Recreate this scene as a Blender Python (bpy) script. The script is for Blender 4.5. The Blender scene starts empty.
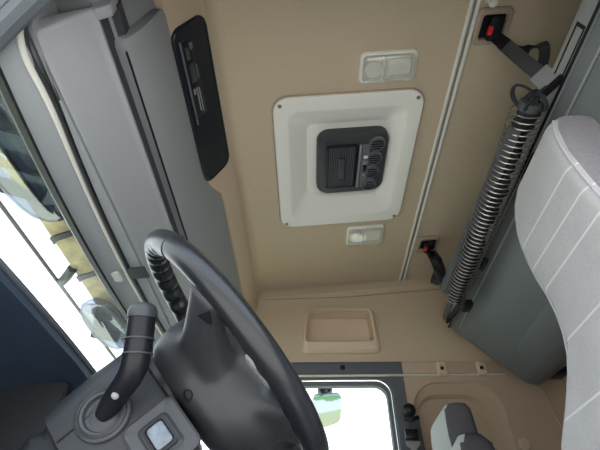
import bpy, bmesh, math, random
from math import sin, cos, pi, radians as R
from mathutils import Vector, Matrix
random.seed(4)
S = bpy.context.scene
COL = S.collection

# ------------------------------------------------------------------ camera
F = 450.0                                   # focal length in pixels (600 px wide)
CAM = Vector((0, 0, .65))
PITCH, YAW = math.atan(397/450), R(1.05)
cd = bpy.data.cameras.new('camera'); cam = bpy.data.objects.new('camera', cd); COL.objects.link(cam)
cd.sensor_width = 36; cd.lens = 36*F/600; cd.clip_start = .02
cam.location = CAM; cam.rotation_euler = (pi/2 + PITCH, 0, YAW)
S.camera = cam

def ray(u, v):
    a = (u-300)/F; b = -(v-225)/F
    d = Vector((a, cos(PITCH) - b*sin(PITCH), sin(PITCH) + b*cos(PITCH)))
    return Matrix.Rotation(YAW, 3, 'Z') @ d
def PY(u, v, Y): d = ray(u, v); return CAM + d*(Y/d.y)
def PX(u, v, X): d = ray(u, v); return CAM + d*(X/d.x)
def PZ(u, v, Z): d = ray(u, v); return CAM + d*((Z-CAM.z)/d.z)
CK = .085                                   # the headliner rises a little towards the rear
def cz(x): return 1.95 + CK*(x-.13)
def PC(u, v, drop=0):                       # point on the headliner
    d = ray(u, v); t = (1.95 - .13*CK - drop - CAM.z)/(d.z - CK*d.x); return CAM + d*t
def rx(r, z): return -r*(z-CAM.z)           # x at a height on a line that runs across the cab

# ------------------------------------------------------------------ materials
def nodes(name):
    m = bpy.data.materials.new(name); m.use_nodes = True
    nt = m.node_tree; b = nt.nodes['Principled BSDF']
    return m, nt, b
def mat(name, col, rough=.6, metal=0., spec=.5, noise=0., nscale=60., bump=0., bscale=400., coat=0., sheen=0.):
    m, nt, b = nodes(name)
    b.inputs['Base Color'].default_value = (*col, 1)
    b.inputs['Roughness'].default_value = rough
    b.inputs['Metallic'].default_value = metal
    b.inputs['Specular IOR Level'].default_value = spec
    b.inputs['Coat Weight'].default_value = coat
    b.inputs['Sheen Weight'].default_value = sheen
    tc = nt.nodes.new('ShaderNodeTexCoord')
    if noise:
        n = nt.nodes.new('ShaderNodeTexNoise'); n.inputs['Scale'].default_value = nscale; n.inputs['Detail'].default_value = 5
        nt.links.new(tc.outputs['Object'], n.inputs['Vector'])
        r = nt.nodes.new('ShaderNodeMapRange')
        r.inputs['From Min'].default_value = .25; r.inputs['From Max'].default_value = .75
        r.inputs['To Min'].default_value = 1-noise; r.inputs['To Max'].default_value = 1+noise
        nt.links.new(n.outputs['Fac'], r.inputs['Value'])
        x = nt.nodes.new('ShaderNodeMix'); x.data_type = 'RGBA'; x.blend_type = 'MULTIPLY'; x.inputs[0].default_value = 1
        x.inputs[6].default_value = (*col, 1)
        nt.links.new(r.outputs[0], x.inputs[7]); nt.links.new(x.outputs[2], b.inputs['Base Color'])
    if bump:
        n2 = nt.nodes.new('ShaderNodeTexNoise'); n2.inputs['Scale'].default_value = bscale; n2.inputs['Detail'].default_value = 3
        nt.links.new(tc.outputs['Object'], n2.inputs['Vector'])
        bp = nt.nodes.new('ShaderNodeBump'); bp.inputs['Strength'].default_value = bump; bp.inputs['Distance'].default_value = .002
        nt.links.new(n2.outputs['Fac'], bp.inputs['Height']); nt.links.new(bp.outputs[0], b.inputs['Normal'])
    return m
def glassmat(name, tint, gloss=.06, rough=.02):
    m = bpy.data.materials.new(name); m.use_nodes = True; nt = m.node_tree; nt.nodes.clear()
    o = nt.nodes.new('ShaderNodeOutputMaterial'); t = nt.nodes.new('ShaderNodeBsdfTransparent'); g = nt.nodes.new('ShaderNodeBsdfGlossy')
    t.inputs[0].default_value = (*tint, 1); g.inputs['Roughness'].default_value = rough
    x = nt.nodes.new('ShaderNodeMixShader'); x.inputs[0].default_value = gloss
    nt.links.new(t.outputs[0], x.inputs[1]); nt.links.new(g.outputs[0], x.inputs[2]); nt.links.new(x.outputs[0], o.inputs[0])
    return m
def striped_fabric(name, col, line, zs, hw, vertical=None):
    m, nt, b = nodes(name); N = nt.nodes.new; L = nt.links.new
    b.inputs['Roughness'].default_value = .95; b.inputs['Sheen Weight'].default_value = .25; b.inputs['Specular IOR Level'].default_value = .2
    tc = N('ShaderNodeTexCoord'); sp = N('ShaderNodeSeparateXYZ'); L(tc.outputs['Object'], sp.inputs[0])
    n = N('ShaderNodeTexNoise'); n.inputs['Scale'].default_value = 220; n.inputs['Detail'].default_value = 4; L(tc.outputs['Object'], n.inputs['Vector'])
    n3 = N('ShaderNodeTexNoise'); n3.inputs['Scale'].default_value = 9; n3.inputs['Detail'].default_value = 3; L(tc.outputs['Object'], n3.inputs['Vector'])
    ad = N('ShaderNodeMath'); ad.operation = 'ADD'; L(n.outputs['Fac'], ad.inputs[0]); L(n3.outputs['Fac'], ad.inputs[1])
    rg = N('ShaderNodeMapRange'); rg.inputs['From Min'].default_value = .6; rg.inputs['From Max'].default_value = 1.4
    rg.inputs['To Min'].default_value = .85; rg.inputs['To Max'].default_value = 1.12; L(ad.outputs[0], rg.inputs['Value'])
    base = N('ShaderNodeMix'); base.data_type = 'RGBA'; base.blend_type = 'MULTIPLY'; base.inputs[0].default_value = 1
    base.inputs[6].default_value = (*col, 1); L(rg.outputs[0], base.inputs[7])
    acc = None
    for z in zs:
        s = N('ShaderNodeMath'); s.operation = 'SUBTRACT'; L(sp.outputs[2], s.inputs[0]); s.inputs[1].default_value = z
        a = N('ShaderNodeMath'); a.operation = 'ABSOLUTE'; L(s.outputs[0], a.inputs[0])
        c = N('ShaderNodeMath'); c.operation = 'LESS_THAN'; L(a.outputs[0], c.inputs[0]); c.inputs[1].default_value = hw
        if acc is None: acc = c
        else:
            q = N('ShaderNodeMath'); q.operation = 'MAXIMUM'; L(acc.outputs[0], q.inputs[0]); L(c.outputs[0], q.inputs[1]); acc = q
    mx = N('ShaderNodeMix'); mx.data_type = 'RGBA'; L(acc.outputs[0], mx.inputs[0]); L(base.outputs[2], mx.inputs[6]); mx.inputs[7].default_value = (*line, 1)
    L(mx.outputs[2], b.inputs['Base Color'])
    bp = N('ShaderNodeBump'); bp.inputs['Strength'].default_value = .3; bp.inputs['Distance'].default_value = .002
    L(n.outputs['Fac'], bp.inputs['Height']); L(bp.outputs[0], b.inputs['Normal'])
    return m

M = {}
M['felt'] = mat('beige felt', (.555, .455, .325), .95, spec=.15, noise=.07, nscale=300, bump=.5, bscale=900, sheen=.15)
M['feltside'] = mat('beige vinyl', (.50, .39, .285), .75, spec=.3, noise=.03, nscale=200, bump=.15, bscale=700)
M['beige'] = mat('beige plastic', (.66, .53, .39), .5, spec=.4, bump=.06, bscale=900)
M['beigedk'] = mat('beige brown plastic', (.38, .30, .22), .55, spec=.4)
M['grey'] = mat('grey grained plastic', (.245, .257, .265), .55, spec=.4, noise=.03, nscale=250, bump=.12, bscale=900)
M['greylt'] = mat('light grey grained plastic', (.325, .338, .35), .6, spec=.35, noise=.03, nscale=250, bump=.12, bscale=900)
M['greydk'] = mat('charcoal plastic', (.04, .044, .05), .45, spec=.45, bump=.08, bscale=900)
M['doorgrey'] = mat('slate door plastic', (.11, .125, .14), .55, spec=.4, bump=.06, bscale=900)
M['unitcase'] = mat('dark unit plastic', (.04, .043, .047), .45, spec=.4)
M['black'] = mat('black plastic', (.009, .010, .014), .36, spec=.32)
M['blackgl'] = mat('black gloss plastic', (.008, .012, .018), .35, spec=.3)
M['rubber'] = mat('black rubber', (.012, .014, .018), .6, spec=.4)
M['navy'] = mat('dark blue grey plastic', (.045, .068, .11), .4, spec=.45, bump=.06, bscale=900)
M['leather'] = mat('grey black leather', (.014, .016, .019), .29, spec=.5, bump=.06, bscale=700, noise=.1, nscale=40)
M['hub'] = mat('charcoal hub plastic', (.027, .029, .032), .40, spec=.4, bump=.1, bscale=900)
M['shroud'] = mat('grey column plastic', (.026, .029, .034), .46, spec=.35, bump=.1, bscale=1000)
M['webbing'] = mat('black webbing', (.02, .021, .024), .75, spec=.3, bump=.4, bscale=600)
M['webgrey'] = mat('worn black webbing', (.05, .052, .055), .6, spec=.45, bump=.3, bscale=600)
M['steel'] = mat('bright wire', (.42, .41, .39), .38, metal=1)
M['chrome'] = mat('chrome', (.75, .75, .74), .15, metal=1)
M['trimwhite'] = mat('ivory trim', (.70, .68, .62), .4, spec=.5)
M['trimgrey'] = mat('grey trim groove', (.22, .21, .19), .5)
M['red'] = mat('red button', (.75, .02, .03), .35, spec=.5)
M['panelwhite'] = mat('off white panel', (.80, .785, .72), .5, spec=.4, bump=.05, bscale=800)
M['lampwhite'] = mat('frosted lamp body', (.80, .79, .73), .3, spec=.5)
M['lens'] = glassmat('clear lens', (.97, .97, .94), .16, .08)
_n = M['lens'].node_tree; _d = _n.nodes.new('ShaderNodeBsdfTranslucent'); _d.inputs[0].default_value = (.95, .95, .9, 1); _e = _n.nodes.new('ShaderNodeBsdfDiffuse'); _e.inputs[0].default_value = (.85, .85, .78, 1)
_x = _n.nodes.new('ShaderNodeMixShader'); _x.inputs[0].default_value = .22; _o = [q for q in _n.nodes if q.type == 'OUTPUT_MATERIAL'][0]; _p = _o.inputs[0].links[0].from_socket
_n.links.new(_p, _x.inputs[1]); _n.links.new(_e.outputs[0], _x.inputs[2]); _n.links.new(_x.outputs[0], _o.inputs[0])
M['glass'] = glassmat('window glass', (.94, .97, .97), .05)
M['smoke'] = glassmat('smoked clear lens', (.34, .38, .44), .25, .05)
M['bunk'] = mat('grey green bunk board', (.135, .15, .155), .55, spec=.4, noise=.04, nscale=200, bump=.1, bscale=900)
M['bunkrail'] = mat('grey bunk rail', (.27, .275, .27), .45, spec=.45, noise=.03, nscale=200)
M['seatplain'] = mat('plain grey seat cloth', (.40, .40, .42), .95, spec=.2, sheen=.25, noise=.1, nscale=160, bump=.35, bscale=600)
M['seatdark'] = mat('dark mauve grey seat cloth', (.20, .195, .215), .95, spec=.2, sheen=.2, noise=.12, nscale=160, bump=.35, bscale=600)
M['seatstripe'] = striped_fabric('pale grey seat cloth with stitched lines', (.40, .40, .405), (.58, .58, .57), (1.28, 1.215, 1.157, 1.04, .917, .80, .68), .0024)
M['headlt'] = mat('light grey green seat cloth', (.44, .465, .45), .95, spec=.2, sheen=.2, noise=.08, nscale=160, bump=.35, bscale=600)
M['headdk'] = mat('charcoal seat cloth', (.085, .083, .095), .95, spec=.2, noise=.12, nscale=200, bump=.35, bscale=600)
M['visor'] = mat('yellowed sun visor plastic', (.56, .47, .26), .45, spec=.4, noise=.35, nscale=22)
M['reflector'] = mat('lamp reflector', (.45, .47, .50), .25, metal=.8)
M['mirror'] = mat('mirror glass', (.62, .64, .62), .03, metal=1)
M['blueglass'] = mat('blue lit switch', (.12, .15, .18), .12, spec=.6, noise=.5, nscale=60)
M['carpet'] = mat('dark floor mat', (.03, .03, .03), .9, noise=.2)
def mk_ground():
    m, nt, b = nodes('yard ground'); N = nt.nodes.new; L = nt.links.new
    b.inputs['Roughness'].default_value = .9
    tc = N('ShaderNodeTexCoord'); sp = N('ShaderNodeSeparateXYZ'); L(tc.outputs['Object'], sp.inputs[0])
    n = N('ShaderNodeTexNoise'); n.inputs['Scale'].default_value = 3; n.inputs['Detail'].default_value = 8; L(tc.outputs['Object'], n.inputs['Vector'])
    ad = N('ShaderNodeMath'); ad.operation = 'MULTIPLY_ADD'; L(n.outputs['Fac'], ad.inputs[0]); ad.inputs[1].default_value = .25; L(sp.outputs[1], ad.inputs[2])
    mr = N('ShaderNodeMapRange'); mr.inputs['From Min'].default_value = 0; mr.inputs['From Max'].default_value = 10; L(ad.outputs[0], mr.inputs['Value'])
    cr = N('ShaderNodeValToRGB'); cr.color_ramp.interpolation = 'CONSTANT'; e = cr.color_ramp.elements
    e[0].position = 0; e[0].color = (.47, .455, .43, 1)
    e[1].position = .205; e[1].color = (.22, .40, .17, 1)
    for p, c in ((.252, (.85, .85, .82, 1)), (.264, (.62, .60, .36, 1)), (.36, (.40, .42, .36, 1))):
        q = e.new(p); q.color = c
    L(mr.outputs[0], cr.inputs[0]); L(cr.outputs[0], b.inputs['Base Color'])
    return m
M['ground'] = mk_ground()

# ------------------------------------------------------------------ mesh tools
def B(): return bmesh.new()
def merge(dst, src):
    me = bpy.data.meshes.new('t'); src.to_mesh(me); src.free(); dst.from_mesh(me); bpy.data.meshes.remove(me)
def box(bm, x0, x1, y0, y1, z0, z1, bev=0, seg=2, mtx=None):
    t = bmesh.new(); bmesh.ops.create_cube(t, size=1)
    for v in t.verts:
        v.co = Vector((x0+(v.co.x+.5)*(x1-x0), y0+(v.co.y+.5)*(y1-y0), z0+(v.co.z+.5)*(z1-z0)))
    if bev: bmesh.ops.bevel(t, geom=t.edges[:], offset=bev, segments=seg, profile=.5, affect='EDGES')
    if mtx: bmesh.ops.transform(t, matrix=mtx, verts=t.verts)
    merge(bm, t)
def loft(bm, rings, cap=True, closed=True, loop=False):
    vs = [[bm.verts.new(p) for p in r] for r in rings]
    n = len(rings[0]); nr = len(vs)
    for i in range(nr if loop else nr-1):
        a, b = vs[i], vs[(i+1) % nr]
        for j in range(n if closed else n-1):
            k = (j+1) % n
            try: bm.faces.new((a[j], a[k], b[k], b[j]))
            except ValueError: pass
    if cap and closed and not loop:
        try: bm.faces.new(list(reversed(vs[0])))
        except ValueError: pass
        try: bm.faces.new(vs[-1])
        except ValueError: pass
    bmesh.ops.recalc_face_normals(bm, faces=bm.faces)
def rrect(x0, x1, y0, y1, r, n=6):
    r = max(min(r, (x1-x0)/2-1e-5, (y1-y0)/2-1e-5), 1e-5); o = []
    for cx, cy, a0 in ((x1-r, y1-r, 0), (x0+r, y1-r, 90), (x0+r, y0+r, 180), (x1-r, y0+r, 270)):
        for i in range(n+1):
            a = R(a0+90*i/n); o.append((cx+r*cos(a), cy+r*sin(a)))
    return o
def xy(pts, z): return [Vector((p[0], p[1], z)) for p in pts]
def xz(pts, y): return [Vector((p[0], y, p[1])) for p in pts]
def yz(pts, x): return [Vector((x, p[0], p[1])) for p in pts]
def tube(bm, pts, r, n=10, closed=False, flat=1.):
    pts = [Vector(p) for p in pts]; m = len(pts); rings = []
    up = Vector((0, 0, 1)); prev = None
    for i, p in enumerate(pts):
        if closed: t = pts[(i+1) % m]-pts[i-1]
        else: t = pts[min(i+1, m-1)]-pts[max(i-1, 0)]
        t.normalize()
        if prev is None:
            a = t.cross(up)
            if a.length < 1e-3: a = t.cross(Vector((1, 0, 0)))
        else: a = prev-t*prev.dot(t)
        a.normalize(); prev = a.copy(); b = t.cross(a)
        rr = r[i] if isinstance(r, (list, tuple)) else r
        rings.append([p+a*rr*cos(2*pi*j/n)+b*rr*flat*sin(2*pi*j/n) for j in range(n)])
    loft(bm, rings, cap=not closed, loop=closed)
def ribbon(bm, pts, w, th, side):                     # flat webbing along a path; side = width direction
    pts = [Vector(p) for p in pts]; side = Vector(side).normalized(); rings = []
    for i, p in enumerate(pts):
        t = (pts[min(i+1, len(pts)-1)]-pts[max(i-1, 0)]).normalized()
        s = (side-t*side.dot(t)).normalized(); nn = t.cross(s)
        rings.append([p+s*w/2+nn*th/2, p-s*w/2+nn*th/2, p-s*w/2-nn*th/2, p+s*w/2-nn*th/2])
    loft(bm, rings)
def lathe(bm, prof, c, axis=(0, 0, 1), n=24):
    axis = Vector(axis).normalized(); a = axis.orthogonal().normalized(); b = axis.cross(a); c = Vector(c)
    loft(bm, [[c+axis*h+(a*cos(2*pi*j/n)+b*sin(2*pi*j/n))*max(r, 1e-4) for j in range(n)] for r, h in prof])
def prism(bm, prof, y0, y1, bev=0, seg=2):            # profile in x,z swept across the cab
    t = bmesh.new(); loft(t, [xz(prof, y0), xz(prof, y1)])
    if bev: bmesh.ops.bevel(t, geom=t.edges[:], offset=bev, segments=seg, profile=.5, affect='EDGES')
    merge(bm, t)
def smooth(path, k=3):
    for _ in range(k):
        q = [path[0]]
        for a, b in zip(path, path[1:]): q += [Vector(a).lerp(Vector(b), .25), Vector(a).lerp(Vector(b), .75)]
        q.append(path[-1]); path = q
    return [Vector(p) for p in path]
def obj(name, bm, m, parent=None, off=None, ang=35, flat=False):
    if off is None and parent is not None and parent.type == 'EMPTY' and not parent.get('local'): off = parent.location
    if off is not None: bmesh.ops.translate(bm, vec=-Vector(off), verts=bm.verts)
    me = bpy.data.meshes.new(name); bm.to_mesh(me); bm.free()
    ms = m if isinstance(m, (list, tuple)) else [m]
    for x in ms: me.materials.append(x)
    if not flat:
        me.polygons.foreach_set('use_smooth', [True]*len(me.polygons)); me.set_sharp_from_angle(angle=R(ang))
    o = bpy.data.objects.new(name, me); COL.objects.link(o)
    if parent is not None: o.parent = parent
    return o
def sub(name, bm, m, part, root, ang=35):             # sub-part: same frame as its part
    o = obj(name, bm, m, None, None if root.get('local') else root.location, ang); o.parent = part; return o
def thing(name, label, cat, loc=(0, 0, 0), rot=None, group=None):
    o = bpy.data.objects.new(name, None); COL.objects.link(o); o.empty_display_size = .05
    o.location = loc; o['label'] = label; o['category'] = cat
    if rot is not None: o.rotation_euler = rot; o['local'] = 1
    if group: o['group'] = group
    return o
def tag(o, label, cat, group=None):
    o['label'] = label; o['category'] = cat
    if group: o['group'] = group
    return o
def struct(name, bm, m, parent=None, **k):
    o = obj(name, bm, m, parent, **k)
    if parent is None: o['kind'] = 'structure'
    return o
def part_label(o, t): o['label'] = t; return o
def copy_tree(o, parent=None):
    c = o.copy(); COL.objects.link(c)
    if parent is not None: c.parent = parent
    for ch in list(o.children): copy_tree(ch, c)
    return c
def by_normal(bm, test, idx):
    bm.normal_update()
    for f in bm.faces:
        if test(f): f.material_index = idx

TILT = (0, -math.atan(CK), 0)
XB, YW, YD = 1.15, 2.0, .28                            # rear wall, passenger wall, driver door header

# ------------------------------------------------------------------ ground, floor, shell
bm = B(); loft(bm, [[(-30, -30, -1.25), (30, -30, -1.25)], [(-30, 30, -1.25), (30, 30, -1.25)]], cap=False, closed=False)
struct('ground', bm, M['ground'])
bm = B(); box(bm, -.95, XB+.02, .12, 2.06, -.06, 0); struct('floor', bm, M['carpet'])

# headliner with hatch hole
h0, h1 = PC(290, 108), PC(408, 108); h2, h3 = PC(296, 214), PC(388, 209)
hx0, hx1, hy0, hy1 = (h0.x+h2.x)/2, (h1.x+h3.x)/2, h0.y, h2.y
p = [PC(273, 110), PC(283, 222), PC(424, 98), PC(400, 208), PC(346, 92.5), PC(342, 221)]
HX0, HX1, HY0, HY1 = (p[0].x+p[1].x)/2, (p[2].x+p[3].x)/2, p[4].y, p[5].y
print('hatch', HX0, HX1, HY0, HY1)
xf = rx(.178, 1.92)
bm = B()
ix0, ix1, iy0, iy1 = HX0+.03, HX1-.03, HY0+.03, HY1-.03
outer = rrect(xf, XB-.02, YD, YW-.05, .002); inner = rrect(ix0, ix1, iy0, iy1, .03)
loft(bm, [[Vector((q[0], q[1], cz(q[0]))) for q in outer], [Vector((q[0], q[1], cz(q[0]))) for q in inner]], cap=False)
# rolled front edge down behind the console, rolled passenger edge
fr = [(xf, cz(xf)), (xf-.012, cz(xf)-.004), (xf-.022, cz(xf)-.014), (xf-.03, cz(xf)-.03), (rx(.218, 1.86)+.002, 1.864), (rx(.218, 1.86)-.06, 1.87)]
loft(bm, [xz(fr, YD), xz(fr, YW-.05)], cap=False, closed=False)
sd = lambda x: [Vector((x, YW-.05, cz(x))), Vector((x, YW-.025, cz(x)-.003)), Vector((x, YW-.008, cz(x)-.012)), Vector((x, YW, cz(x)-.03)), Vector((x, YW+.001, cz(x)-.04))]
loft(bm, [sd(-.5), sd(XB)], cap=False, closed=False)
# outer skin so that no light leaks
box(bm, -.6, XB+.05, YD-.03, YW+.08, 2.12, 2.14)
struct('ceiling', bm, M['felt'])

# ------------------------------------------------------------------ passenger wall
def PW(u, v): q = PY(u, v, YW); return q.x, q.z
zt = PW(340, 362)[1]                                    # lower edge of the felt above the door
zs = PW(400, 375)[1]                                    # silver line
xbp = PW(405, 385)[0]                                   # rear edge of the dark door panel
print('zt', zt, 'zs', zs, 'xbp', xbp)
# upper felt wall, with opening of the pocket
pk = [PW(301, 309), PW(383, 353)]
px0, px1, pz0, pz1 = PW(308, 330)[0], PW(374, 330)[0], PW(340, 342)[1], PW(340, 313)[1]
bm = B()
loft(bm, [xz(rrect(-.6, XB, zt, 1.99, .002), YW), xz(rrect(px0, px1, pz0, pz1, .02), YW)], cap=False)
struct('wall_right', bm, M['felt'])
bm = B(); loft(bm, [xz(rrect(-.9, XB+.04, -.02, 2.12, .002), YW+.10), xz(rrect(-.56, .43, .82, 1.53, .06), YW+.10)], cap=False); struct('wall_right_outer', bm, M['greydk'])
bm = B(); tube(bm, [(-.5, YW-.002, 1.893), (.2, YW-.002, cz(.2)-.044), (XB, YW-.002, cz(XB)-.044)], .003, 6)
struct('trim_1', bm, M['beigedk'])

# pocket
t = thing('storage_pocket', 'beige moulded storage pocket with rounded bezel in the wall above the passenger window', 'pocket', (PW(340, 330)[0], YW, PW(340, 330)[1]))
bx0, bx1 = PW(301, 352)[0], PW(382, 352)[0]; bz0, bz1 = PW(340, 354)[1], PW(340, 308.5)[1]
def trap(x0, x1, z0, z1, r, ins, n=6):                 # slightly wider at the bottom
    o = []
    for a, b in rrect(x0, x1, z0, z1, r, n):
        k = (b-z0)/(z1-z0); c = (x0+x1)/2; o.append((c+(a-c)*(1-ins*k), b))
    return o
bm = B()
loft(bm, [xz(trap(bx0, bx1, bz0, bz1, .035, .10), YW+.002), xz(trap(bx0+.002, bx1-.002, bz0+.002, bz1-.002, .035, .10), YW-.010),
          xz(trap(bx0+.012, bx1-.012, bz0+.014, bz1-.010, .03, .10), YW-.022), xz(trap(bx0+.020, bx1-.022, bz0+.050, bz1-.014, .022, .08), YW-.026),
          xz(trap(bx0+.028, bx1-.032, bz0+.060, bz1-.020, .018, .06), YW-.016)], cap=False)
obj('bezel', bm, M['beige'], t)
bm = B()
a = (bx0+.028, bx1-.032, bz0+.060, bz1-.020)
loft(bm, [xz(trap(*a, .018, .06), YW-.016), xz(trap(*a, .018, .06), YW+.03), xz(trap(a[0]+.004, a[1]-.004, a[2]+.004, a[3]-.004, .015, .06), YW+.065)], cap=False)
loft(bm, [xz(trap(a[0]+.004, a[1]-.004, a[2]+.004, a[3]-.004, .015, .06), YW+.065)]*1 + [xz(trap(a[0]+.006, a[1]-.006, a[2]+.006, a[3]-.006, .015, .06), YW+.0655)], cap=True)
obj('recess', bm, M['beige'], t)

# door
wx1 = PW(391, 420)[0]; wz1 = PW(360, 384)[1]
def ring_plate(bm, o, i, y0, y1, lip):
    loft(bm, [xz(o, y0), xz(i, y0), xz(i, y1)], cap=False)
bm = B()
o_ = rrect(-.75, xbp, .25, zt+.05, .002); i_ = rrect(-.52, wx1, .86, wz1, .055)
loft(bm, [xz(o_, YW+.012), xz(rrect(-.545, wx1+.028, .83, wz1+.028, .075), YW+.012), xz(rrect(-.54, wx1+.022, .835, wz1+.022, .07), YW+.026),
          xz(rrect(-.525, wx1+.004, .86, wz1+.004, .057), YW+.03), xz(i_, YW+.05)], cap=False)
d1 = struct('door_1', bm, M['doorgrey'])
bm = B(); tube(bm, [Vector((q[0], YW+.010, q[1])) for q in rrect(-.54, wx1+.020, .84, wz1+.020, .07, 10)], .0032, 8, closed=True)
sm_ = obj('window_seal_strip', bm, M['chrome'], d1)
bm = B(); lathe(bm, [(.011, 0), (.012, .004), (.007, .007), (.005, .003), (0, .003)], PY(342.5, 368, YW+.012), (0, -1, 0), 16)
obj('screw_plug', bm, M['black'], d1)
bm = B(); loft(bm, [xz(rrect(-.53, wx1+.01, .85, wz1+.01, .06), YW+.042), xz(rrect(-.53, wx1+.01, .85, wz1+.01, .06), YW+.046)])
struct('window_2', bm, M['glass'])
# silver line
bm = B(); box(bm, -.45, PW(506, 377)[0], YW-.004, YW+.01, zs-.004, zs+.003, .0015)
struct('trim_2', bm, M['trimwhite'])

# rear side wall with the moulded niche
nx0, nx1, nz1 = PW(416, 405)[0], PW(496, 400)[0], PW(450, 383)[1]
bm = B()
loft(bm, [xz(rrect(xbp, XB, .15, zt+.05, .002, 10), YW+.006), xz(rrect(max(nx0-.012,xbp+.004), nx1+.03, .4, nz1+.008, .13, 10), YW+.006),
          xz(rrect(nx0-.006, nx1+.016, .41, nz1+.002, .12, 10), YW+.016), xz(rrect(nx0, nx1, .42, nz1-.012, .11, 10), YW+.022),
          xz(rrect(nx0+.006, nx1-.03, .44, nz1-.04, .10, 10), YW+.03), xz(rrect(nx0+.012, nx1-.042, .45, nz1-.052, .09, 10), YW+.055)], cap=False)
loft(bm, [xz(rrect(nx0+.012, nx1-.042, .45, nz1-.052, .09, 10), YW+.055), xz(rrect(nx0+.02, nx1-.05, .46, nz1-.06, .085, 10), YW+.056)])
struct('wall_right_rear', bm, M['feltside'])
# rear wall, lower front wall, driver side wall
bm = B(); box(bm, XB, XB+.04, YD-.05, YW+.06, -.02, 2.12); struct('wall_back', bm, M['feltside'])
bm = B(); box(bm, -1.0, -.95, .12, 2.08, -.06, 1.0); struct('wall_front', bm, M['greydk'])
bm = B(); box(bm, -.95, .5, YW+.02, YW+.06, 0, .5); struct('baseboard_right', bm, M['greydk'])
bm = B(); box(bm, .62, XB+.03, YD-.04, YD, -.02, 2.12); box(bm, -.62, .64, YD-.04, YD, 1.47, 2.12, .01)
struct('wall_left', bm, M['grey'])
bm = B(); tube(bm, smooth([PY(532, 372, 1.9), PY(547, 398, 1.93), PY(556, 418, 1.95), (XB-.02, 1.97, .9)], 2), .004, 8)
struct('trim_3', bm, M['beigedk'])

# clips on the rail over the niche
def clip_hook(x, label):
    t = thing('coat_hook', label, 'hook', (x, YW, PW(441, 369)[1]), rot=(0, 0, 0), group='coat hooks over the moulded niche')
    bm = B(); loft(bm, [xz(rrect(-.022, .022, -.034, .034, .012), .004), xz(rrect(-.022, .022, -.034, .034, .012), -.008), xz(rrect(-.018, .018, -.028, .028, .012), -.016), xz(rrect(-.011, .011, -.016, .016, .01), -.018), xz(rrect(-.009, .009, -.013, .013, .008), -.008)], cap=True)
    obj('hook_body', bm, M['beige'], t)
    bm = B(); lathe(bm, [(.008, 0), (.008, .004), (.004, .006), (0, .006)], (0, -.009, 0), (0, -1, 0), 14)
    part_label(obj('screw', bm, M['black'], t), 'dark screw in the hook')
    return t
clip_hook(PW(441.5, 369)[0], 'beige coat hook nearer the passenger window, on the rail over the moulded niche')
clip_hook(PW(481, 369)[0], 'beige coat hook nearer the folded bunk, on the rail over the moulded niche')
bm = B(); box(bm, xbp+.002, PW(500, 370)[0], YW-.002, YW+.01, zs+.006, zt-.002, .003)
struct('trim_4', bm, M['feltside'])
c = PY(524, 444, YW+.008)
bm = B(); lathe(bm, [(.024, 0), (.024, .004), (.019, .008), (.012, .008), (.010, .003), (.006, .003), (.005, .007), (0, .007)], c, (0, -1, 0), 20)
tag(obj('push_fastener', bm, M['beige'], None, c), 'small round beige push fastener in the side wall behind the passenger seat', 'fastener').location = c

# seat belt on the B pillar
c = PY(409, 413, YW)
t = thing('seat_belt', 'black seat belt hanging from its upper anchor beside the passenger window', 'seat belt', c)
bm = B(); lathe(bm, [(.027, .012), (.030, -.004), (.029, -.016), (.022, -.028), (.010, -.035), (0, -.036)], c+Vector((0, 0, .008)), (0, 1, 0), 20)
obj('anchor_cover', bm, M['black'], t)
bm = B(); tube(bm, [c+Vector((-.026, -.024, -.028)), c+Vector((0, -.042, -.042)), c+Vector((.03, -.024, -.026))], .009, 8)
obj('guide_loop', bm, M['blackgl'], t)
bm = B(); ribbon(bm, [c+Vector((.008, -.035, -.04)), c+Vector((.014, -.035, -.2)), c+Vector((.018, -.04, -.45)), c+Vector((.02, -.06, -.85))], .045, .004, (1, 0, 0))
obj('webbing', bm, M['webgrey'], t)
q = PY(411.5, 435, YW-.04)
bm = B(); box(bm, q.x-.028, q.x+.028, q.y-.014, q.y+.008, q.z-.018, q.z+.022, .007)
tg = obj('tongue', bm, M['black'], t)
bm = B(); loft(bm, [[Vector((q.x+a, y, q.z-.026+b)) for a, b in ((-.03, 0), (.03, 0), (.028, -.014), (.013, -.026), (.012, -.06), (-.012, -.06), (-.013, -.026), (-.028, -.014))] for y in (q.y-.006, q.y-.003)])
part_label(sub('tongue_plate', bm, M['steel'], tg, t), 'steel tongue plate')

# mirror outside the passenger window
YM = 2.32
c = PY(329, 408, YM)
t = thing('kerb_mirror', 'kerb mirror hanging outside at the top of the passenger window', 'mirror', c)
w0, w1, w2, w3 = PY(311, 397, YM), PY(342, 395, YM), PY(340, 422, YM), PY(322, 428, YM)
cs = [w0, w1, w2, w3]
def shrink(ps, k, dy):
    cc = sum(ps, Vector())/len(ps); return [cc+(p_-cc)*k+Vector((0, dy*.7, dy*.75)) for p_ in ps]
def roundpoly(ps, k=3):
    for _ in range(k):
        n = len(ps); ps = [ps[i].lerp(ps[(i+1) % n], s) for i in range(n) for s in (.14, .86)]
    return ps
tl = Matrix.Rotation(R(-44), 3, 'X'); cc = sum(cs, Vector())/4
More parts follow.
